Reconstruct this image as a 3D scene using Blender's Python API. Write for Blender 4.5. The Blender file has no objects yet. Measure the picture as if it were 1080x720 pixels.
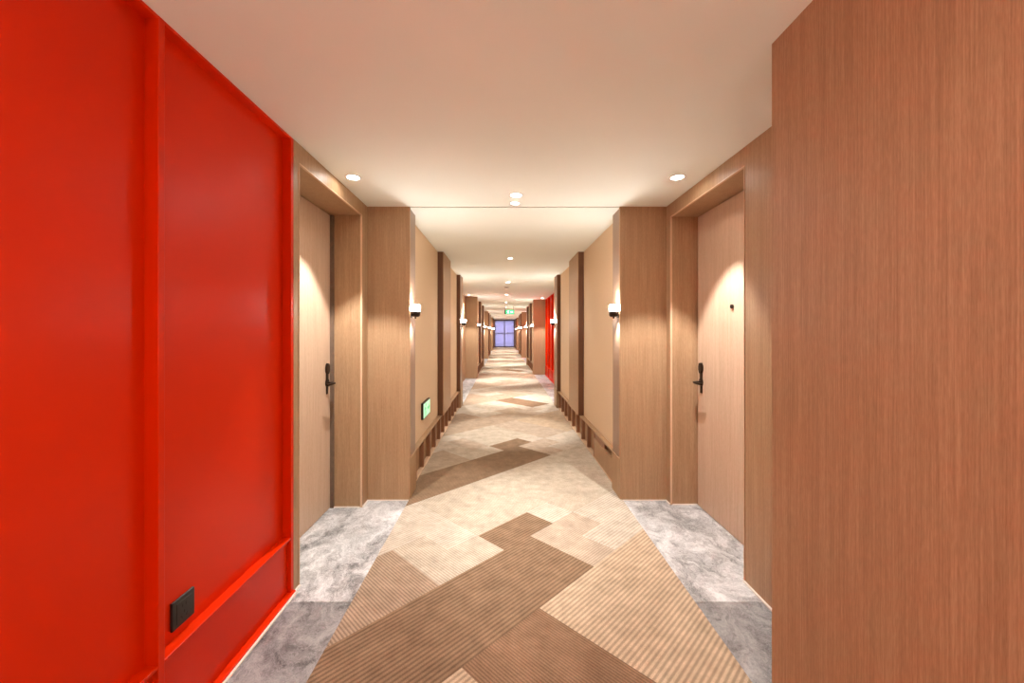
import bpy, bmesh, math, random
from mathutils import Vector, Matrix
random.seed(4)
SC = bpy.context.scene
COL = SC.collection

# ------------------------------------------------------------------ camera, world, exposure
cd = bpy.data.cameras.new('camera')
cam = bpy.data.objects.new('camera', cd)
COL.objects.link(cam)
cam.location = (0, 0, 1.38)
cam.rotation_euler = (math.pi / 2, 0, 0)
cd.lens, cd.sensor_width, cd.sensor_fit = 14.0, 36.0, 'HORIZONTAL'
cd.shift_x, cd.shift_y = 9 / 1080, -10.5 / 1080
cd.clip_start, cd.clip_end = .02, 200
SC.camera = cam
w = bpy.data.worlds.new('world')
SC.world = w
w.use_nodes = True
bg = w.node_tree.nodes['Background']
bg.inputs[0].default_value = (.50, .46, .74, 1)
bg.inputs[1].default_value = 1.9
SC.view_settings.view_transform = 'Standard'
SC.view_settings.look = 'None'
SC.view_settings.gamma = 1
SC.view_settings.use_curve_mapping = False
SC.view_settings.exposure = 1.36
WARM = (1.0, .985, .96)
P_CENTRE, P_ALCOVE, P_UP, P_DOWN, P_SPILL = 88, 60, 4.5, 9.0, 19
A_CENTRE, A_ALCOVE = 49, 74          # cone angles
E_GLASS, E_LENS = 74, 30

# ------------------------------------------------------------------ the room's planes
H = 2.4
END = 34.6
BACK = -3.0
IN = {-1: .767, 1: .953}             # faces of the columns
ALC = {-1: 1.112, 1: 1.333}          # alcove walls
DOOR = {-1: 1.357, 1: 1.545}         # door leaves
CX = .093

# ------------------------------------------------------------------ materials
def lin(r, g, b):
    f = lambda c: c / 12.92 if c <= .04045 else ((c + .055) / 1.055) ** 2.4
    return (f(r / 255), f(g / 255), f(b / 255), 1)

class NT:
    def __init__(s, name):
        s.m = bpy.data.materials.new(name)
        s.m.use_nodes = True
        s.t = s.m.node_tree
        s.b = s.t.nodes['Principled BSDF']
    def n(s, typ, ins=None, **kw):
        nd = s.t.nodes.new(typ)
        for k, v in kw.items():
            setattr(nd, k, v)
        for k, v in (ins or {}).items():
            if isinstance(v, bpy.types.NodeSocket):
                s.t.links.new(v, nd.inputs[k])
            else:
                nd.inputs[k].default_value = v
        return nd
    def obj(s):
        return s.n('ShaderNodeTexCoord').outputs['Object']
    def scale(s, v, sc, rot=(0, 0, 0)):
        return s.n('ShaderNodeMapping', {'Vector': v, 'Scale': sc, 'Rotation': rot}).outputs[0]
    def noise(s, v, scale, detail=4, rough=.55, dist=0):
        return s.n('ShaderNodeTexNoise', {'Vector': v, 'Scale': scale, 'Detail': detail, 'Roughness': rough, 'Distortion': dist}).outputs['Fac']
    def math(s, op, a, b=0.0):
        return s.n('ShaderNodeMath', {0: a, 1: b}, operation=op).outputs[0]
    def ramp(s, fac, stops):
        nd = s.n('ShaderNodeValToRGB', {'Fac': fac})
        e = nd.color_ramp.elements
        while len(e) < len(stops):
            e.new(.5)
        for i, (p, c) in enumerate(stops):
            e[i].position, e[i].color = p, c
        return nd.outputs['Color']
    def mix(s, fac, a, b, blend='MIX'):
        nd = s.n('ShaderNodeMix', data_type='RGBA', blend_type=blend)
        for k, v in ((0, fac), (6, a), (7, b)):
            if isinstance(v, bpy.types.NodeSocket):
                s.t.links.new(v, nd.inputs[k])
            else:
                nd.inputs[k].default_value = v
        return nd.outputs[2]
    def set(s, **kw):
        names = dict(color='Base Color', rough='Roughness', metal='Metallic', spec='Specular IOR Level', coat='Coat Weight',
                     emit='Emission Color', power='Emission Strength', trans='Transmission Weight', normal='Normal')
        for k, v in kw.items():
            i = s.b.inputs[names[k]]
            if isinstance(v, bpy.types.NodeSocket):
                s.t.links.new(v, i)
            else:
                i.default_value = v
        return s.m
    def bump(s, h, strength, dist=.001):
        return s.n('ShaderNodeBump', {'Height': h, 'Strength': strength, 'Distance': dist}).outputs[0]

def wood(name, dark, mid, light, rough=.45):
    t = NT(name)
    o = t.obj()
    a = t.noise(t.scale(o, (230, 230, 3.0)), 1, 4, .55)
    b = t.noise(t.scale(o, (26, 26, .5)), 1, 2, .5, .3)
    c = t.noise(t.scale(o, (480, 480, 40)), 1, 2, .5)
    f = t.math('ADD', t.math('MULTIPLY', a, .50), t.math('MULTIPLY', b, .16))
    f = t.math('ADD', f, t.math('MULTIPLY', c, .34))
    col = t.ramp(f, [(.36, dark), (.5, mid), (.64, light)])
    return t.set(color=col, rough=rough, spec=.35, normal=t.bump(a, .12, .0006))

M = {}
M['wood'] = wood('oak veneer', lin(156, 123, 92), lin(174, 140, 106), lin(189, 158, 124))
M['wood_dark'] = wood('brown oak edge', lin(128, 88, 62), lin(146, 104, 76), lin(160, 118, 90))
M['wood_pale'] = wood('pale oak door', lin(188, 157, 131), lin(203, 174, 148), lin(214, 188, 164))
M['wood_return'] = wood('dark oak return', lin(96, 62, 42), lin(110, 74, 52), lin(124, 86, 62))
M['bead'] = wood('pale oak bead', lin(205, 170, 138), lin(216, 184, 152), lin(224, 194, 165))
t = NT('taupe channel')
M['taupe'] = t.set(color=t.ramp(t.noise(t.scale(t.obj(), (300, 300, 3)), 1, 3), [(.3, lin(140, 112, 92)), (.7, lin(165, 135, 112))]), rough=.36, spec=.5)
t = NT('red lacquer')
n_ = t.noise(t.obj(), 2.2, 3)
M['red'] = t.set(color=t.ramp(n_, [(.3, lin(218, 43, 0)), (.7, lin(222, 46, 0))]), rough=.33, spec=.16, normal=t.bump(t.noise(t.obj(), 900, 2), .04, .0003))
t = NT('woven wall fabric')
o = t.obj()
wv = t.noise(t.scale(o, (500, 500, 60)), 1, 3)
M['fabric'] = t.set(color=t.ramp(wv, [(.3, lin(220, 192, 160)), (.7, lin(234, 209, 178))]), rough=.85, spec=.15, normal=t.bump(wv, .2, .001))
t = NT('ceiling paint')
M['ceiling'] = t.set(color=t.ramp(t.noise(t.obj(), 1.2, 2), [(.3, lin(236, 238, 228)), (.7, lin(240, 242, 233))]), rough=.8, spec=.2)
t = NT('groove dark')
M['groove'] = t.set(color=t.ramp(t.noise(t.obj(), 30), [(.3, lin(105, 85, 70)), (.7, lin(120, 98, 80))]), rough=.8)

def marble(name, k):
    t = NT(name)
    o = t.scale(t.obj(), (1, .75, 1), (0, 0, .6))
    warp = t.n('ShaderNodeTexNoise', {'Vector': o, 'Scale': 3.2, 'Detail': 5, 'Roughness': .6})
    v = t.n('ShaderNodeVectorMath', {0: o, 1: t.n('ShaderNodeVectorMath', {0: warp.outputs['Color'], 1: (.35, .35, .35)}, operation='MULTIPLY').outputs[0]}, operation='ADD').outputs[0]
    a = t.noise(v, 5.0, 10, .72, 1.0)
    b = t.noise(t.scale(v, (1, 1.2, 1)), 95, 9, .85, .8)
    f = t.math('ADD', t.math('MULTIPLY', a, .52), t.math('MULTIPLY', b, .48))
    g = lambda c: lin(c * k, c * k * 1.0, c * k * 1.0)
    col = t.ramp(f, [(.38, g(74)), (.44, g(132)), (.485, g(176)), (.53, g(204)), (.60, g(238))])
    vein = t.n('ShaderNodeTexVoronoi', {'Vector': v, 'Scale': 3.0}, feature='DISTANCE_TO_EDGE').outputs['Distance']
    vm = t.ramp(vein, [(0, (1, 1, 1, 1)), (.02, (0, 0, 0, 1))])
    gate = t.ramp(t.noise(o, 2.2, 2), [(.52, (0, 0, 0, 1)), (.66, (.7, .7, .7, 1))])
    col = t.mix(t.mix(1.0, vm, gate, 'MULTIPLY'), col, g(226))
    return t.set(color=col, rough=.30, spec=.5)
M['marble'] = marble('grey marble', 1.0)
M['marble_b'] = marble('dark grey marble', .76)

GR = .2475
def carpet(name, rgb, direction, period, contrast):
    t = NT(name)
    o = t.obj()
    x = t.n('ShaderNodeSeparateXYZ', {0: o})
    sgn = 1 if direction == 'v' else -1     # ribs running along u vary in v, and the other way round
    c = t.math('MULTIPLY', t.math('ADD', x.outputs[1], t.math('MULTIPLY', x.outputs[0], float(sgn))), .70711)
    s = t.math('SINE', t.math('MULTIPLY', c, 2 * math.pi / period))
    rib = t.math('ADD', t.math('MULTIPLY', s, .5), .5)
    base = lin(*rgb)
    dk = tuple(v * (1 - contrast) for v in base[:3]) + (1,)
    lt = tuple(min(1, v * (1 + contrast * .35)) for v in base[:3]) + (1,)
    col = t.ramp(rib, [(.15, dk), (.75, lt)])
    cloud = t.noise(o, 9, 8, .72)
    col = t.mix(1.0, col, t.ramp(cloud, [(.3, (.76, .75, .74, 1)), (.5, (.97, .97, .97, 1)), (.70, (1.2, 1.2, 1.22, 1))]), 'MULTIPLY')
    pile = t.noise(o, 300, 3, .65)
    col = t.mix(1.0, col, t.ramp(pile, [(.25, (.60, .60, .60, 1)), (.75, (1.3, 1.3, 1.3, 1))]), 'MULTIPLY')
    hgt = t.math('ADD', rib, t.math('MULTIPLY', pile, .5))
    return t.set(color=col, rough=.95, spec=.08, normal=t.bump(hgt, .35, .003))
CARPETS = [
    carpet('carpet cream ribs', (202, 188, 170), 'u', .0225, .18),
    carpet('carpet dark ribs', (144, 117, 92), 'u', .0225, .32),
    carpet('carpet brown fine ribs', (146, 115, 90), 'v', .0135, .28),
    carpet('carpet sand ribs', (174, 150, 127), 'v', .0165, .30),
    carpet('carpet light ribs', (196, 172, 145), 'u', .0225, .30),
    carpet('carpet oat fine ribs', (197, 182, 162), 'v', .0165, .24),
    carpet('carpet beige', (190, 170, 149), 'u', .0165, .22),
    carpet('carpet soft brown ribs', (180, 158, 135), 'u', .0225, .22),
]
t = NT('dark bronze')
M['bronze'] = t.set(color=t.ramp(t.noise(t.obj(), 40), [(.3, lin(50, 40, 34)), (.7, lin(64, 52, 44))]), rough=.32, metal=.85)
t = NT('black plastic')
M['black'] = t.set(color=t.ramp(t.noise(t.obj(), 60), [(.3, lin(36, 36, 34)), (.7, lin(44, 44, 41))]), rough=.4, spec=.4)
t = NT('slot black')
M['slot'] = t.set(color=(.006, .006, .006, 1), rough=.6)
t = NT('white trim')
M['white'] = t.set(color=t.ramp(t.noise(t.obj(), 60), [(.3, lin(232, 228, 222)), (.7, lin(240, 236, 230))]), rough=.5)
t = NT('pale sealant')
M['seal'] = t.set(color=t.ramp(t.noise(t.obj(), 60), [(.3, lin(226, 214, 200)), (.7, lin(236, 226, 214))]), rough=.5)
t = NT('lit frosted glass')
M['glass_lit'] = t.set(color=(.9, .85, .78, 1), rough=.4, emit=(1, .95, .88, 1), power=E_GLASS)
t = NT('lamp lens')
M['lens'] = t.set(color=(1, 1, 1, 1), emit=(1, .93, .84, 1), power=E_LENS)
t = NT('lit green sign')
M['green'] = t.set(color=lin(60, 190, 110), emit=lin(70, 215, 120), power=1.1, rough=.4)
t = NT('lit pale green sign')
M['pale_green'] = t.set(color=lin(150, 220, 170), emit=lin(175, 230, 185), power=.42, rough=.4)
t = NT('lit sign figure')
M['sign_white'] = t.set(color=(.9, .95, .9, 1), emit=(.9, 1, .92, 1), power=1.3)
t = NT('sign green figure')
M['sign_green'] = t.set(color=lin(70, 165, 105), emit=lin(70, 170, 105), power=.5)
# curtain: thin cloth that lets the dusk through
t = NT('violet sheer cloth')
o = t.obj()
cn = t.ramp(t.noise(t.scale(o, (900, 900, 300)), 1, 2), [(.3, lin(206, 202, 222)), (.7, lin(222, 218, 236))])
d_ = t.n('ShaderNodeBsdfDiffuse', {'Color': cn})
tr = t.n('ShaderNodeBsdfTranslucent', {'Color': cn})
tp = t.n('ShaderNodeBsdfTransparent')
m1 = t.n('ShaderNodeMixShader', {0: .65, 1: d_.outputs[0], 2: tr.outputs[0]})
m2 = t.n('ShaderNodeMixShader', {0: .34, 1: m1.outputs[0], 2: tp.outputs[0]})
t.t.links.new(m2.outputs[0], t.t.nodes['Material Output'].inputs[0])
M['sheer'] = t.m
t = NT('window glass')
tp = t.n('ShaderNodeBsdfTransparent', {'Color': (.92, .94, .97, 1)})
gl = t.n('ShaderNodeBsdfGlossy', {'Roughness': .02})
fr = t.n('ShaderNodeFresnel', {'IOR': 1.45})
m1 = t.n('ShaderNodeMixShader', {0: fr.outputs[0], 1: tp.outputs[0], 2: gl.outputs[0]})
t.t.links.new(m1.outputs[0], t.t.nodes['Material Output'].inputs[0])
M['glass'] = t.m

# ------------------------------------------------------------------ mesh helpers
def box(bm, a, b, bev=0):
    x0, x1 = sorted((a[0], b[0])); y0, y1 = sorted((a[1], b[1])); z0, z1 = sorted((a[2], b[2]))
    r = bmesh.ops.create_cube(bm, size=1)
    bmesh.ops.scale(bm, vec=(x1 - x0, y1 - y0, z1 - z0), verts=r['verts'])
    bmesh.ops.translate(bm, vec=((x0 + x1) / 2, (y0 + y1) / 2, (z0 + z1) / 2), verts=r['verts'])
    if bev:
        es = list({e for v in r['verts'] for e in v.link_edges})
        bmesh.ops.bevel(bm, geom=es, offset=bev, segments=2, profile=.5, affect='EDGES')

def sbox(bm, s, x0, x1, y0, y1, z0, z1, bev=0):
    """a box given by distances from the view axis towards side s"""
    box(bm, (s * x0, y0, z0), (s * x1, y1, z1), bev)

def lathe(bm, prof, seg=32, mat=None, half=False):
    """profile of (radius, z) turned about z"""
    rings = []
    n = seg
    for r, z in prof:
        if r < 1e-6:
            rings.append([bm.verts.new((0, 0, z))])
        else:
            rings.append([bm.verts.new((r * math.cos(2 * math.pi * k / n), r * math.sin(2 * math.pi * k / n), z)) for k in range(n)])
    for a, b in zip(rings, rings[1:]):
        for k in range(n):
            q = (k + 1) % n
            if len(a) == 1 and len(b) == 1: continue
            if len(a) == 1: bm.faces.new((a[0], b[k], b[q]))
            elif len(b) == 1: bm.faces.new((a[k], a[q], b[0]))
            else: bm.faces.new((a[k], a[q], b[q], b[k]))
    bmesh.ops.recalc_face_normals(bm, faces=bm.faces)

def tube(bm, pts, r, seg=12):
    pts = [Vector(p) for p in pts]
    rings = []
    for i, p in enumerate(pts):
        d = (pts[min(i + 1, len(pts) - 1)] - pts[max(i - 1, 0)]).normalized()
        up = Vector((0, 0, 1)) if abs(d.z) < .9 else Vector((1, 0, 0))
        a = d.cross(up).normalized(); b = d.cross(a)
        rings.append([bm.verts.new(p + (a * math.cos(2 * math.pi * k / seg) + b * math.sin(2 * math.pi * k / seg)) * r) for k in range(seg)])
    for a, b in zip(rings, rings[1:]):
        for k in range(seg):
            bm.faces.new((a[k], a[(k + 1) % seg], b[(k + 1) % seg], b[k]))
    bm.faces.new(rings[0][::-1]); bm.faces.new(rings[-1])
    bmesh.ops.recalc_face_normals(bm, faces=bm.faces)

def poly(bm, pts, depth, axis):
    """a flat outline pushed out by depth along a vector"""
    a = [bm.verts.new(p) for p in pts]
    b = [bm.verts.new(Vector(p) + Vector(axis) * depth) for p in pts]
    bm.faces.new(a[::-1]); bm.faces.new(b)
    for k in range(len(a)):
        q = (k + 1) % len(a)
        bm.faces.new((a[k], a[q], b[q], b[k]))
    bmesh.ops.recalc_face_normals(bm, faces=bm.faces)

def obj(name, bm, mat, parent=None, smooth=False):
    me = bpy.data.meshes.new(name)
    bm.to_mesh(me); bm.free()
    for m in (mat if isinstance(mat, list) else [mat]):
        me.materials.append(m)
    if smooth:
        for p in me.polygons: p.use_smooth = True
        me.set_sharp_from_angle(angle=math.radians(35))
    o = bpy.data.objects.new(name, me)
    COL.objects.link(o)
    if parent: o.parent = parent
    return o

def one(name, mat, *boxes, parent=None):
    bm = bmesh.new()
    for b in boxes:
        sbox(bm, *b)
    return obj(name, bm, mat, parent)

def tag(o, label, cat, group=None, kind=None):
    o['label'] = label; o['category'] = cat
    if group: o['group'] = group
    if kind: o['kind'] = kind
    return o

def struct(o, label, cat, group=None):
    return tag(o, label, cat, group, 'structure')

def thing(name, loc=(0, 0, 0), rotz=0):
    o = bpy.data.objects.new(name, None)
    o.empty_display_size = .1
    COL.objects.link(o)
    o.location = loc; o.rotation_euler = (0, 0, rotz)
    return o

def copy_tree(o, parent=None):
    c = o.copy()
    COL.objects.link(c)
    if parent:
        c.parent = parent
    for ch in list(o.children):
        copy_tree(ch, c)
    return c

ORD = ['first', 'second', 'third', 'fourth', 'fifth', 'sixth', 'seventh', 'eighth', 'ninth', 'tenth', 'eleventh', 'twelfth', 'thirteenth', 'fourteenth']
SIDE = {-1: 'red wall side', 1: 'plain wood wall side'}

# ------------------------------------------------------------------ floor and ceiling
f = one('floor', M['marble_b'], (1, -1.75, 1.95, BACK - .1, 2.03, -.1, 0))
struct(f, 'dark grey marble floor strip in front of the door thresholds', 'floor')
f = one('floor', M['marble'], (1, -1.75, 1.95, 2.034, END + .3, -.1, 0), (1, -1.75, 1.95, 2.03, 2.034, -.1, -.002))
struct(f, 'pale grey veined marble floor at the doors and in the alcoves', 'floor')
c = one('ceiling', M['ceiling'], (1, -1.75, 1.95, BACK - .1, 3.258, H, H + .1))
struct(c, 'smooth pale plaster ceiling between the two doors, up to the thin joint', 'ceiling')
c = one('ceiling', M['ceiling'], (1, -1.75, 1.95, 3.276, END + .3, H, H + .1))
struct(c, 'long pale plaster ceiling running down the corridor beyond the thin joint', 'ceiling')
struct(one('trim_1', M['groove'], (1, -.76, .945, 3.258, 3.276, H + .006, H + .06)), 'thin dark joint across the ceiling at the first columns', 'trim')
struct(one('wall_back', M['fabric'], (1, -1.75, 1.95, BACK - .1, BACK, 0, H)), 'beige wall closing the corridor behind the viewer', 'wall')

# ------------------------------------------------------------------ red panelled wall
def red_wall(s, front, y0, y1, posts, label):
    root = one('wall_left' if s < 0 else 'wall_right', M['red'],
               (s, front + .045, front + .5, y0, y1, .295, H), (s, front + .02, front + .5, y0, y1, 0, .295))
    struct(root, label, 'wall')
    for p in posts:
        bm = bmesh.new(); sbox(bm, s, front, front + .046, p, p + .025, 0, H, .002)
        obj('stile', bm, M['red'], root)
    edges = sorted(posts)
    spans = [(a + .025, b) for a, b in zip(edges, edges[1:])]
    if edges[0] > y0 + .05: spans.insert(0, (y0, edges[0]))
    for a, b in spans:
        bm = bmesh.new(); sbox(bm, s, front + .001, front + .046, a, b, H - .012, H, .001); obj('rail', bm, M['red'], root)
        bm = bmesh.new(); sbox(bm, s, front + .001, front + .046, a, b, .290, .302, .0015); obj('rail', bm, M['red'], root)
    bm = bmesh.new(); sbox(bm, s, front - .012, front + .03, y0, y1, .0, .014, .003); obj('base_strip', bm, M['red'], root)
    return root
red_wall(-1, 1.112, BACK, 2.11, [-1.92, -1.12, -.318, .482, 1.283, 2.085], 'glossy red panelled wall with slim frame strips, carrying the black socket')
struct(one('trim_2', M['seal'], (-1, 1.088, 1.101, BACK, 2.11, 0, .006)), 'pale sealant line along the foot of the red wall', 'trim')

# ------------------------------------------------------------------ door alcoves nearest the camera
def alcove(s, y_start, o0, o1, far, wall_n, label_wall, label_jamb, label_fascia, trims):
    a, d = ALC[s], DOOR[s]
    side = 'left' if s < 0 else 'right'
    w1 = one('wall_' + side, M['wood'], (s, a, a + .5, y_start, o0, 0, H)); struct(w1, label_wall, 'wall')
    w2 = one('wall_' + side, M['wood'], (s, a, a + .5, o1, far, 0, H)); struct(w2, label_jamb, 'wall')
    w3 = one('wall_' + side, M['wood'], (s, a, a + .5, o0, o1, 2.295, H)); struct(w3, label_fascia, 'wall')
    bm = bmesh.new()
    for (y0, y1, z0, z1) in ((o0 - .001, o0 + .005, 0, 2.297), (o1 - .005, o1 + .001, 0, 2.297), (o0 + .005, o1 - .005, 2.291, 2.297)):
        sbox(bm, s, a - .003, a + .012, y0, y1, z0, z1)
    struct(obj('trim_%d' % trims, bm, M['bead']), 'slim pale bead around the doorway ' + ('beside the red wall' if s < 0 else 'beside the plain wood wall'), 'trim')
alcove(-1, 2.1105, 2.163, 3.13, 3.256, 0, 'narrow wood return between the red wall and the doorway',
       'wood jamb on the far side of the doorway by the red wall', 'wood fascia above the doorway by the red wall', 3)
alcove(1, 1.414, 2.2, 3.178, 3.256, 0, 'wood pilaster between the plain wood wall and the doorway',
       'wood jamb on the far side of the doorway by the plain wood wall', 'wood fascia above the doorway by the plain wood wall', 4)
struct(one('wall_right', M['wood'], (1, .953, 1.8, BACK, 1.414, 0, H)), 'large plain wood veneer wall, closest to the viewer', 'wall')
struct(one('trim_5', M['seal'], (1, 1.322, 1.333, 1.414, 2.2, 0, .006), (1, 1.35, 1.545, 3.168, 3.178, 0, .006), (1, 1.322, 1.333, 3.178, 3.25, 0, .006), (1, .96, 1.333, 3.246, 3.256, 0, .006)),
       'pale sealant line at the foot of the wood beside the plain wood wall', 'trim')
struct(one('trim_6', M['seal'], (-1, 1.101, 1.112, 2.111, 2.163, 0, .006), (-1, 1.13, 1.34, 3.12, 3.13, 0, .006), (-1, 1.101, 1.112, 3.13, 3.25, 0, .006), (-1, .775, 1.112, 3.246, 3.256, 0, .006)),
       'pale sealant line at the foot of the wood beside the red wall', 'trim')

def lever_lock(s, d, y, parent):
    """hotel lock: oval reader above, rose plate and a lever that points to the hinge side"""
    bm = bmesh.new()
    pts = []
    n = 28
    for k in range(n):
        a = 2 * math.pi * k / n
        pts.append((s * d, y + .026 * math.cos(a), 1.095 + .042 * math.sin(a)))
    poly(bm, pts, .016, (-s, 0, 0))
    plate = obj('card_reader', bm, M['bronze'], parent)
    bm = bmesh.new(); sbox(bm, s, d - .009, d, y - .016, y + .016, .985, 1.06, .003)
    obj('neck_plate', bm, M['bronze'], plate)
    bm = bmesh.new()
    prof = []
    pts = [(s * d, y + .024 * math.cos(2 * math.pi * k / n), .985 + .03 * math.sin(2 * math.pi * k / n)) for k in range(n)]
    poly(bm, pts, .012, (-s, 0, 0))
    rose = obj('rose', bm, M['bronze'], parent)
    bm = bmesh.new()
    tube(bm, [(s * (d - .008), y, .985), (s * (d - .03), y, .985), (s * (d - .05), y, .985), (s * (d - .062), y - .004, .985), (s * (d - .067), y - .018, .985),
              (s * (d - .067), y - .06, .985), (s * (d - .065), y - .10, .984), (s * (d - .06), y - .125, .984)], .0095, 14)
    obj('lever', bm, M['bronze'], rose, True)
    bm = bmesh.new(); sbox(bm, s, d - .008, d, y - .013, y + .013, .90, .96, .003)
    obj('lever_shadow_plate', bm, M['bronze'], rose)  # solid strip standing in for the lever's shadow on the leaf

def door(n, s, o0, o1, label):
    d = DOOR[s]
    root = thing('door_%d' % n, (0, 0, 0))
    struct(root, label, 'door')
    bm = bmesh.new(); sbox(bm, s, d, d + .05, o0 - .06, o1 - .012, .004, 2.289, .0015)
    obj('leaf', bm, M['wood_pale'], root)
    bm = bmesh.new(); sbox(bm, s, d + .012, d + .06, o1 - .013, o1 + .03, 0, 2.295)
    obj('shadow_gap', bm, M['groove'], root)
    bm = bmesh.new(); sbox(bm, s, d + .012, d + .06, o0 - .06, o1, 2.288, 2.3)
    sbox(bm, s, d + .012, d + .06, o0 - .06, o1, -.004, .005)
    obj('threshold_gap', bm, M['slot'], root)
    lever_lock(s, d, o1 - .075, root)
    # viewer: ring and dark lens
    bm = bmesh.new()
    lathe(bm, [(.0, .012), (.006, .012), (.008, .013), (.014, .011), (.016, .004), (.016, 0)], 24)
    bmesh.ops.rotate(bm, verts=bm.verts, matrix=Matrix.Rotation(-s * math.pi / 2, 3, 'Y'))
    py = 2.685 if s > 0 else 2.615
    bmesh.ops.translate(bm, verts=bm.verts, vec=(s * d, py, 1.548 if s > 0 else 1.535))
    pe = obj('peephole', bm, M['bronze'], root, True)
    bm = bmesh.new()
    lathe(bm, [(0, .0135), (.006, .0125), (.006, .011)], 20)
    bmesh.ops.rotate(bm, verts=bm.verts, matrix=Matrix.Rotation(-s * math.pi / 2, 3, 'Y'))
    bmesh.ops.translate(bm, verts=bm.verts, vec=(s * d, py, 1.548 if s > 0 else 1.535))
    obj('peephole_lens', bm, M['slot'], pe, True)
    return root
door(1, -1, 2.163, 3.13, 'pale wood door with bronze lever, recessed beside the red wall')
door(2, 1, 2.2, 3.178, 'pale wood door with peephole and bronze lever, beside the plain wood wall')
# dark metal edge of the door by the red wall
struct(one('trim_7', M['groove'], (-1, 1.330, 1.356, 3.112, 3.1299, 0, 2.29)), 'dark metal stop at the latch edge of the door by the red wall', 'trim')

# ------------------------------------------------------------------ corridor wall bays: column, fabric, pilaster, fabric, column
TR = [7]
BAYS = {-1: [(3.256, 7.5), (11.7, 15.95), (20.1, 24.4), (28.6, END)], 1: [(3.256, 7.5), (12.75, 16.6), (21.0, 25.0), (29.2, END)]}
def trim(o, label):
    TR[0] += 1
    o.name = 'trim_%d' % TR[0]
    struct(o, label, 'column')
    return o

def column(s, y0, y1, rev, label):
    """wood column; its corridor face holds a sunken taupe strip above the plinth"""
    i, a = IN[s], ALC[s]
    bm = bmesh.new()
    sbox(bm, s, i + .012, a + .45, y0, y1, 0, H)
    sbox(bm, s, i, i + .012, y0, y1, 0, .335)
    if not rev:
        sbox(bm, s, i, i + .012, y0, y0 + .018, .335, H)
    else:
        sbox(bm, s, i, i + .012, y1 - .018, y1, .335, H)
    o = trim(obj('trim_0', bm, M['wood']), label)
    if rev:
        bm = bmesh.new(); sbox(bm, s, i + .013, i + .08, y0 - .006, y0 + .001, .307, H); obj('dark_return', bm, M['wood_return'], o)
    bm = bmesh.new()
    e0, e1 = (y0 + .0185, y1) if not rev else (y0, y1 - .0185)
    sbox(bm, s, i + .008, i + .013, e0, e1, .336, H)
    obj('channel', bm, M['taupe'], o)
    bm = bmesh.new()
    yb = (y0 + .0172, y0 + .0195) if not rev else (y1 - .0195, y1 - .0172)
    sbox(bm, s, i - .002, i + .009, yb[0], yb[1], .335, H)
    obj('edge_bead', bm, M['bead'], o)
    return o

def baseboard(s, y0, y1, ordn):
    i = IN[s]
    fr = i + .032
    root = one('baseboard_' + ('left' if s < 0 else 'right'), M['wood'], (s, fr + .042, i + .3, y0, y1, 0, .288))
    struct(root, '%s stretch of slatted wood baseboard on the %s' % (ordn, SIDE[s]), 'baseboard')
    bm = bmesh.new(); sbox(bm, s, fr - .004, i + .08, y0, y1, .288, .306, .002); obj('ledge', bm, M['wood'], root)
    bm = bmesh.new(); sbox(bm, s, fr, fr + .043, y0, y1, .0, .022, .002); obj('bottom_strip', bm, M['bead'], root)
    k = y0 + .145
    first = True
    while k < y1 - .03:
        if s > 0 and first and y0 < 5:
            bm = bmesh.new(); sbox(bm, s, fr + .002, fr + .028, y0, y0 + .83, .022, .225); obj('access_panel', bm, M['wood'], root)
            bm = bmesh.new(); sbox(bm, s, fr + .010, fr + .028, y0 + .42, y0 + .83, .225, .288); obj('vent_filler', bm, M['wood_dark'], root)
            k = y0 + .83
            first = False
        bm = bmesh.new(); sbox(bm, s, fr + .001, fr + .043, k, k + .03, .022, .288); obj('fin', bm, M['wood_dark'], root)  # whole fin in darker wood, for the shade on its near side
        k += .345
    return root

for s in (-1, 1):
    for bi, (y0, y1) in enumerate(BAYS[s]):
        L = y1 - y0
        nm = ORD[bi]
        i = IN[s]
        column(s, y0, y0 + .244, False, 'wood column at the near end of the %s corridor bay, %s' % (nm, SIDE[s]))
        column(s, y1 - .34, y1, True, 'wood column at the far end of the %s corridor bay, %s' % (nm, SIDE[s]))
        fw = one('wall_' + ('left' if s < 0 else 'right'), M['fabric'], (s, i + .075, i + .4, y0 + .244, y1 - .34, .3, H))
        struct(fw, 'beige fabric wall in the %s corridor bay on the %s' % (nm, SIDE[s]), 'wall')
        p0, p1 = y0 + L * .433, y0 + L * .597
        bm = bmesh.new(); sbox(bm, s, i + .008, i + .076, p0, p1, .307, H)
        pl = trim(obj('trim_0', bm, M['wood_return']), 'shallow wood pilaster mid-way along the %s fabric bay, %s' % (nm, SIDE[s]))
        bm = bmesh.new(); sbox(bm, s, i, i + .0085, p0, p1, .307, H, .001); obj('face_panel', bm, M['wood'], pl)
        baseboard(s, y0 + .244, y1 - .34, nm)
# far alcoves
for s in (-1, 1):
    b = BAYS[s]
    for k in range(len(b) - 1):
        y0, y1 = b[k][1], b[k + 1][0]
        side = 'left' if s < 0 else 'right'
        if s > 0:
            struct(one('wall_' + side, M['wood'], (s, ALC[s], ALC[s] + .45, y1 - .1, y1, 0, H)), 'narrow wood return beside the %s far red wall' % ORD[k], 'wall')
            red_wall(s, ALC[s], y1 - 2.5, y1 - .1, [y1 - 2.5, y1 - 1.7, y1 - .91, y1 - .125], 'red panelled wall in the %s far alcove on the plain wood wall side' % ORD[k])
            struct(one('wall_' + side, M['wood'], (s, ALC[s], ALC[s] + .45, y0, y1 - 2.5, 0, H)), 'wood wall of the %s far alcove beside its red wall' % ORD[k], 'wall')
        else:
            struct(one('wall_' + side, M['wood'], (s, ALC[s], ALC[s] + .45, y0, y1, 0, H)), 'wood wall of the %s far alcove on the near red wall side' % ORD[k], 'wall')

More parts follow.
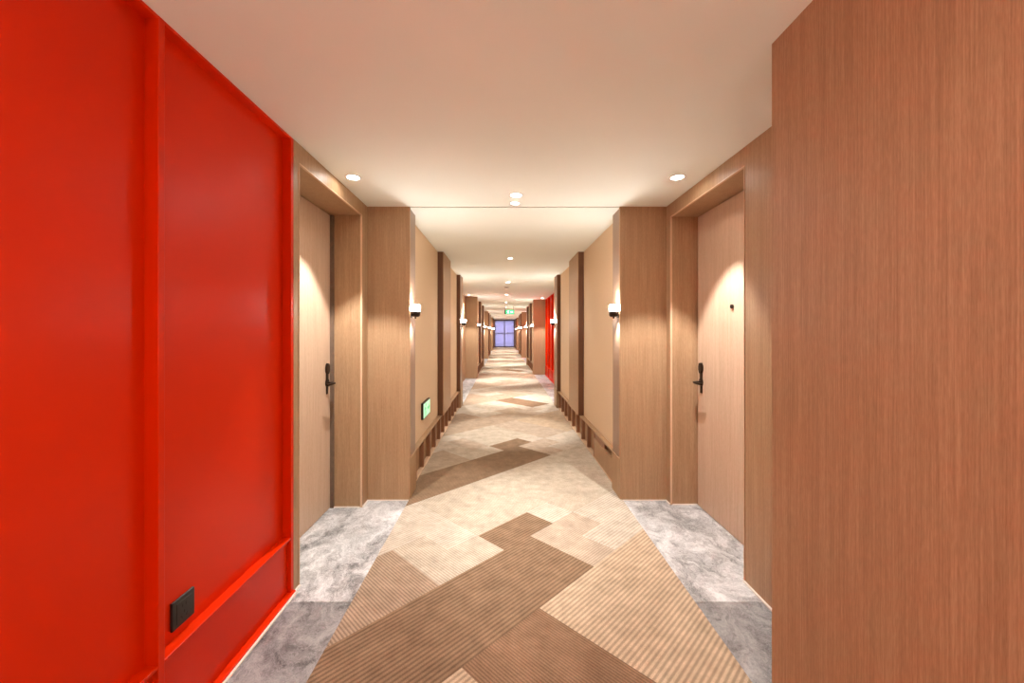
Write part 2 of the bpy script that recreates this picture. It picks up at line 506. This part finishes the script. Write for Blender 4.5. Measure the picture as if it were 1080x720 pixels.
# ------------------------------------------------------------------ end window with sheer curtains
struct(one('wall_end', M['wood_dark'], (1, -1.75, -.76, END, END + .2, 0, H), (1, .94, 1.95, END, END + .2, 0, H), (1, -.76, .94, END, END + .2, 2.34, H), (1, -.76, .94, END, END + .2, 0, .04)), 'wood surround of the window at the far end of the corridor', 'wall')
wr = thing('window_1', (0, 0, 0)); struct(wr, 'tall dark framed window closing the far end of the corridor', 'window')
bm = bmesh.new()
box(bm, (-.76, END + .06, .04), (-.70, END + .12, 2.34)); box(bm, (.88, END + .06, .04), (.94, END + .12, 2.34))
box(bm, (-.70, END + .06, 2.28), (.88, END + .12, 2.34)); box(bm, (-.70, END + .06, .04), (.88, END + .12, .10))
obj('frame', bm, M['black'], wr)
bm = bmesh.new(); box(bm, (.05, END + .05, .10), (.13, END + .12, 2.28)); obj('mullion', bm, M['black'], wr)
bm = bmesh.new(); box(bm, (-.70, END + .055, 1.17), (.88, END + .115, 1.25)); obj('transom', bm, M['black'], wr)
bm = bmesh.new(); box(bm, (-.70, END + .085, .10), (.88, END + .091, 2.28)); obj('pane', bm, M['glass'], wr)
def curtain(x0, x1, label):
    bm = bmesh.new()
    n = 90
    rows = []
    for z in (.05, .6, 1.2, 1.8, 2.33):
        rows.append([bm.verts.new((x0 + (x1 - x0) * k / n, END - .03 + .022 * math.sin(k * .9 + .4 * math.sin(k * .31)) * (1.1 - .15 * z), z)) for k in range(n + 1)])
    for a, b in zip(rows, rows[1:]):
        for k in range(n):
            bm.faces.new((a[k], a[k + 1], b[k + 1], b[k]))
    o = obj('sheer_curtain', bm, M['sheer'], None, True)
    md = o.modifiers.new('thickness', 'SOLIDIFY'); md.thickness = .002
    tag(o, label, 'curtain', 'sheer curtains on the end window')
curtain(-.745, .075, 'violet sheer curtain over the end window, panel nearer the red wall side')
curtain(.105, .925, 'violet sheer curtain over the end window, panel nearer the plain wood wall side')
bm = bmesh.new()
tube(bm, [(-.757, END - .03, 2.355), (.937, END - .03, 2.355)], .012)
tag(obj('curtain_rail', bm, M['bronze'], None, True), 'dark rail carrying the violet sheers at the corridor end', 'curtain rail')

# ------------------------------------------------------------------ carpet: rectangles laid on a diagonal grid
def cell_tone(U, V):
    """tone of the cell whose lower corner is (U, V) on the diagonal grid; the design repeats every (6, 6)"""
    tone = 0
    for n in range(-3, 30):
        u, v = U - 6 * n, V - 6 * n
        if abs(u + v) > 14: continue
        if 2 <= u < 8 and -4 <= v < 0 and tone == 0: tone = 4 if n == 0 else (0, 5, 4)[n % 3]
        if 0 <= u < 2 and -4 <= v < 0: tone = 2 if n == 0 else (2, 5, 6)[n % 3]  # brown patch painted paler in the next repeat, as lying under light
        if -3 <= u < 0 and -3 <= v < 0: tone = 4 if n == 0 else 5
        if 1 <= u < 3 and 2 <= v < 4: tone = 5
        if -3 <= u < 1 and 2 <= v < 4: tone = 3 if n == 0 else (3, 7, 3)[n % 3]
        if 2 <= u < 4 and 3 <= v < 5: tone = 6 if n % 2 else 0
        if 4 <= u < 6 and 1 <= v < 2: tone = 6
        if 4 <= u < 5 and 0 <= v < 1: tone = 6
    for n in range(-3, 30):
        u, v = U - 6 * n, V - 6 * n
        if -6 <= u < 4 and 0 <= v < 2: tone = 1 if n < 2 else 7
        if 3 <= u < 5 and 2 <= v < 3: tone = 1 if n < 2 else 7
    return tone
def clip(pts, ax, lim, sgn):
    out = []
    for k in range(len(pts)):
        a, b = pts[k], pts[(k + 1) % len(pts)]
        ia, ib = (a[ax] - lim) * sgn >= 0, (b[ax] - lim) * sgn >= 0
        if ia: out.append(a)
        if ia != ib:
            f = (lim - a[ax]) / (b[ax] - a[ax])
            out.append((a[0] + f * (b[0] - a[0]), a[1] + f * (b[1] - a[1])))
    return out
CARPET_T = .007
bm = bmesh.new()
strips = [(-.772, .974, BACK, END)]
for y0, y1 in BAYS[-1]: strips.append((-.805, -.772, y0 + .244, y1))
for y0, y1 in BAYS[1]: strips.append((.974, .99, y0 + .244, y1))
U0, V0 = 1.03, 1.272
for (x0, x1, y0, y1) in strips:
    for iu in range(-20, 110):
        for iv in range(-20, 110):
            us = [U0 + GR * (iu + q) for q in (0, 1, 1, 0)]
            vs = [V0 + GR * (iv + q) for q in (0, 0, 1, 1)]
            pts = [((a - b) * .70711, (a + b) * .70711) for a, b in zip(us, vs)]
            if max(p[0] for p in pts) < x0 or min(p[0] for p in pts) > x1 or max(p[1] for p in pts) < y0 or min(p[1] for p in pts) > y1: continue
            for ax, lim, sg in ((0, x0, 1), (0, x1, -1), (1, y0, 1), (1, y1, -1)):
                pts = clip(pts, ax, lim, sg)
                if len(pts) < 3: break
            if len(pts) < 3: continue
            try:
                fc = bm.faces.new([bm.verts.new((p[0], p[1], CARPET_T)) for p in pts])
            except ValueError:
                continue
            fc.material_index = cell_tone(iu, iv)
bmesh.ops.remove_doubles(bm, verts=bm.verts, dist=.0002)
for fc in bm.faces:
    if fc.normal.z < 0: fc.normal_flip()
sk = bmesh.new()
bmesh.ops.dissolve_degenerate(bm, dist=.0001, edges=bm.edges)
edges = [e for e in bm.edges if len(e.link_faces) == 1]
r = bmesh.ops.extrude_edge_only(bm, edges=edges)
for v in [g for g in r['geom'] if isinstance(g, bmesh.types.BMVert)]: v.co.z = 0
sk.free()
carp = obj('carpet', bm, CARPETS)
tag(carp, 'ribbed beige and brown corridor carpet with overlapping diagonal rectangles', 'carpet')

# ------------------------------------------------------------------ recessed ceiling lamps
def spot(name, parent, loc, power, angle, blend, radius, up=False, color=WARM):
    ld = bpy.data.lights.new(name, 'SPOT')
    ld.energy, ld.spot_size, ld.spot_blend, ld.shadow_soft_size, ld.color = power, math.radians(angle), blend, radius, color
    lo = bpy.data.objects.new(name, ld)
    COL.objects.link(lo)
    lo.parent = parent; lo.location = loc
    if up: lo.rotation_euler = (math.pi, 0, 0)
    return lo
def downlight(x, y, kind, r=.042, k=1.0):
    root = thing('downlight', (x, y, H))
    bm = bmesh.new()
    lathe(bm, [(r + .012, 0), (r + .012, -.003), (r + .008, -.005), (r, -.004), (r - .004, -.001)], 36)
    obj('trim_ring', bm, M['white'], root, True)
    bm = bmesh.new()
    lathe(bm, [(0, -.0022), (r * .55, -.0026), (r - .003, -.0012)], 36)
    obj('lens', bm, M['lens'], root, True)
    if kind == 'centre':
        spot('lamp_light', root, (0, 0, -.02), P_CENTRE * k, A_CENTRE, .55, .03)
    elif kind == 'alcove':
        spot('lamp_light', root, (0, 0, -.02), P_ALCOVE, A_ALCOVE, .32, .009)
    if kind == 'centre':
        spot('lamp_spill', root, (0, 0, -.03), P_SPILL * (k if k == 1 else .5), 172, 1.0, .04)
    return root
YC = [2.98, 5.55, 8.24, 11.0, 13.95, 16.75, 19.55, 22.35, 25.15, 27.95, 30.75, 33.4]
for k, y in enumerate(YC):
    if k == 1:
        d = downlight(CX, y, 'centre', .03)
    else:
        d = downlight(CX, y, 'centre', k=.14 if k == 0 else 1.0)
    tag(d, '%s lit downlight from the near end of the row along the ceiling centre' % ORD[k], 'downlight', 'downlights along the corridor ceiling')
d = downlight(CX - .002, 3.165, 'small', .034)
tag(d, 'smaller lit ceiling lamp just before the thin ceiling joint', 'downlight')
for y, lb in ((.2, 'added fill downlight overhead of the viewer'), (-2.0, 'added fill downlight behind the viewer')):
    tag(downlight(CX, y, 'centre', k=.4), lb, 'downlight', 'downlights along the corridor ceiling')  # two unseen lamps, added so the near walls and ceiling are lit
for s, x in ((-1, -.995), (1, 1.15)):
    d = downlight(x, 2.635, 'alcove')
    tag(d, 'lit downlight in front of the door ' + ('beside the red wall' if s < 0 else 'beside the plain wood wall'), 'downlight', 'downlights over the door alcoves')
for s in (-1, 1):
    b = BAYS[s]
    for k in range(len(b) - 1):
        for q, y in enumerate((b[k][1] + .62, b[k + 1][0] - .62)):
            d = downlight(s * (ALC[s] - .15), y, 'alcove')
            tag(d, 'downlight at the %s end of the %s far alcove, %s' % (('near', 'far')[q], ORD[k], SIDE[s]), 'downlight', 'downlights over the door alcoves')

# ------------------------------------------------------------------ wall sconces
def sconce():
    root = thing('wall_sconce')
    bm = bmesh.new(); box(bm, (-.012, -.035, -.03), (.0, .035, .03), .003); obj('back_plate', bm, M['bronze'], root)
    bm = bmesh.new()
    lathe(bm, [(0, -.022), (.026, -.022), (.037, -.014), (.040, .0), (.040, .022), (.037, .024), (0, .023)], 36)
    bmesh.ops.translate(bm, verts=bm.verts, vec=(-.041, 0, 0)); obj('cup', bm, M['bronze'], root, True)
    bm = bmesh.new()
    lathe(bm, [(0, -.040), (.006, -.038), (.009, -.030), (.009, -.020)], 20)
    bmesh.ops.translate(bm, verts=bm.verts, vec=(-.041, 0, 0)); obj('finial', bm, M['bronze'], root, True)
    bm = bmesh.new()
    lathe(bm, [(.034, .023), (.037, .028), (.037, .074), (.035, .075), (.033, .070), (.033, .024)], 36)
    bmesh.ops.translate(bm, verts=bm.verts, vec=(-.041, 0, 0)); obj('glass_shade', bm, M['glass_lit'], root, True)
    spot('up_light', root, (-.022, 0, .085), P_UP, 150, 1.0, .015, True)
    spot('down_light', root, (-.041, 0, -.045), P_DOWN, 100, .8, .02)
    return root
proto = sconce()
first = True
for s in (1, -1):
    for k, (y0, y1) in enumerate(BAYS[s]):
        for q, y in enumerate((y0 + .066, y1 - .07)):
            if y > END - 1: continue
            r_ = proto if first else copy_tree(proto)
            first = False
            r_.location = (s * (IN[s] + .008), y, 1.525)
            r_.rotation_euler = (0, 0, 0 if s > 0 else math.pi)
            tag(r_, 'lit bronze sconce on %s column of the %s bay, %s' % (('near', 'far')[q], ORD[k], SIDE[s]), 'wall lamp', 'wall sconces on the columns')

for s, x in ((-1, 1.112), (1, .953)):  # extra out-of-view sconces, added to brighten the near ceiling
    for y, wd in ((-.55, 'just behind'), (-2.1, 'far behind')):
        r_ = copy_tree(proto)
        r_.location = (s * x, y, 1.525)
        r_.rotation_euler = (0, 0, 0 if s > 0 else math.pi)
        for ch in r_.children:
            if ch.type == 'LIGHT' and ch.name.startswith('up_light'):
                ch.data = ch.data.copy(); ch.data.energy = 22
        tag(r_, 'added fill sconce %s the viewer, on the %s' % (wd, 'red wall' if s < 0 else 'plain wood wall'), 'wall lamp', 'wall sconces on the columns')

# ------------------------------------------------------------------ socket on the red wall
so = thing('wall_socket', (-1.157, 1.43, .385))
tag(so, 'black square power socket on the red wall above the lower rail', 'socket')
bm = bmesh.new(); box(bm, (0, -.05, -.05), (.010, .05, .05), .003); obj('cover_plate', bm, M['black'], so)
bm = bmesh.new(); box(bm, (.0095, -.033, -.036), (.0115, .033, .036), .001); ins = obj('insert', bm, M['black'], so)
def slot(y, z, ang, h=.011):
    bm = bmesh.new(); box(bm, (.0108, -.0017, -h / 2), (.0121, .0017, h / 2))
    bmesh.ops.rotate(bm, verts=bm.verts, matrix=Matrix.Rotation(ang, 3, 'X'))
    bmesh.ops.translate(bm, verts=bm.verts, vec=(0, y, z)); obj('pin_slot', bm, M['slot'], ins)
slot(-.008, .018, 0); slot(.008, .018, 0); slot(0, -.006, 0, .010); slot(-.011, -.022, .55); slot(.011, -.022, -.55)

# ------------------------------------------------------------------ exit signs
def runner(parent, mat, to3, k=1.0):
    """running figure and arrow, to3 maps sign coordinates to space"""
    def shape(name, pts):
        bm = bmesh.new()
        poly(bm, [to3(a * k, b * k, 0) for a, b in pts], .0012, to3(0, 0, 1) - to3(0, 0, 0))
        return obj(name, bm, mat, parent)
    n = 16
    bm = bmesh.new()
    ax = to3(0, 0, 1) - to3(0, 0, 0)
    for pts in ([(-.041 + .011 * math.cos(2 * math.pi * q / n), .036 + .011 * math.sin(2 * math.pi * q / n)) for q in range(n)],
                [(-.066, .022), (-.05, .024), (-.046, -.006), (-.062, -.008)],
                [(-.066, .022), (-.088, .008), (-.084, .001), (-.062, .014)],
                [(-.05, .022), (-.03, .008), (-.034, .001), (-.053, .012)],
                [(-.062, -.006), (-.054, -.006), (-.072, -.046), (-.082, -.043)],
                [(-.056, -.006), (-.041, -.006), (-.03, -.026), (-.036, -.046), (-.044, -.044), (-.041, -.027)]):
        poly(bm, [to3(a * k, b * k, 0) for a, b in pts], .0012, ax)
    shape('arrow', [(.02, .008), (.06, .008), (.06, .026), (.094, 0), (.06, -.026), (.06, -.008), (.02, -.008)])
    return obj('running_figure', bm, mat, parent)
es = thing('floor_level_exit_sign', (-.842, 4.25, .56))
tag(es, 'small lit green exit sign low on the fabric wall above the baseboard', 'exit sign')
bm = bmesh.new(); box(bm, (0, -.185, -.085), (.024, .185, .085), .004); obj('case', bm, M['bronze'], es)
bm = bmesh.new(); box(bm, (.0235, -.172, -.073), (.0262, .172, .073), .001); fa = obj('face', bm, M['pale_green'], es)
runner(fa, M['sign_green'], lambda a, b, c: Vector((.0258 + c, a, b)), 1.5)

ps = thing('hanging_exit_sign', (.235, 15.9, 2.16))
tag(ps, 'green lit exit sign hanging from the ceiling far down the corridor', 'exit sign')
bm = bmesh.new(); box(bm, (-.19, -.014, -.085), (.19, .014, .085), .004); obj('case', bm, M['bronze'], ps)
bm = bmesh.new(); box(bm, (-.135, -.0165, -.075), (.182, -.0135, .075), .001); fa = obj('face', bm, M['green'], ps)
runner(fa, M['sign_white'], lambda a, b, c: Vector((.02 + a, -.0162 - c, b)), 1.3)
for x in (-.16, .16):
    bm = bmesh.new(); tube(bm, [(x, 0, .08), (x, 0, .238)], .006); obj('hanger_rod', bm, M['bronze'], ps, True)

# ------------------------------------------------------------------ smoke detectors
def detector(x, y, label):
    r_ = thing('smoke_detector', (x, y, H))
    tag(r_, label, 'smoke detector', 'smoke detectors on the ceiling')
    bm = bmesh.new(); lathe(bm, [(.062, 0), (.062, -.012), (.056, -.016), (0, -.016)], 32); obj('base', bm, M['white'], r_, True)
    bm = bmesh.new(); lathe(bm, [(.050, -.015), (.048, -.034), (.036, -.046), (0, -.048)], 32); hd = obj('head', bm, M['white'], r_, True)
    bm = bmesh.new(); lathe(bm, [(.0496, -.022), (.0506, -.0225), (.0500, -.030), (.0484, -.030)], 32); obj('vent_band', bm, M['slot'], hd, True)
detector(CX - .02, 9.1, 'white domed smoke detector on the corridor ceiling between two downlights')
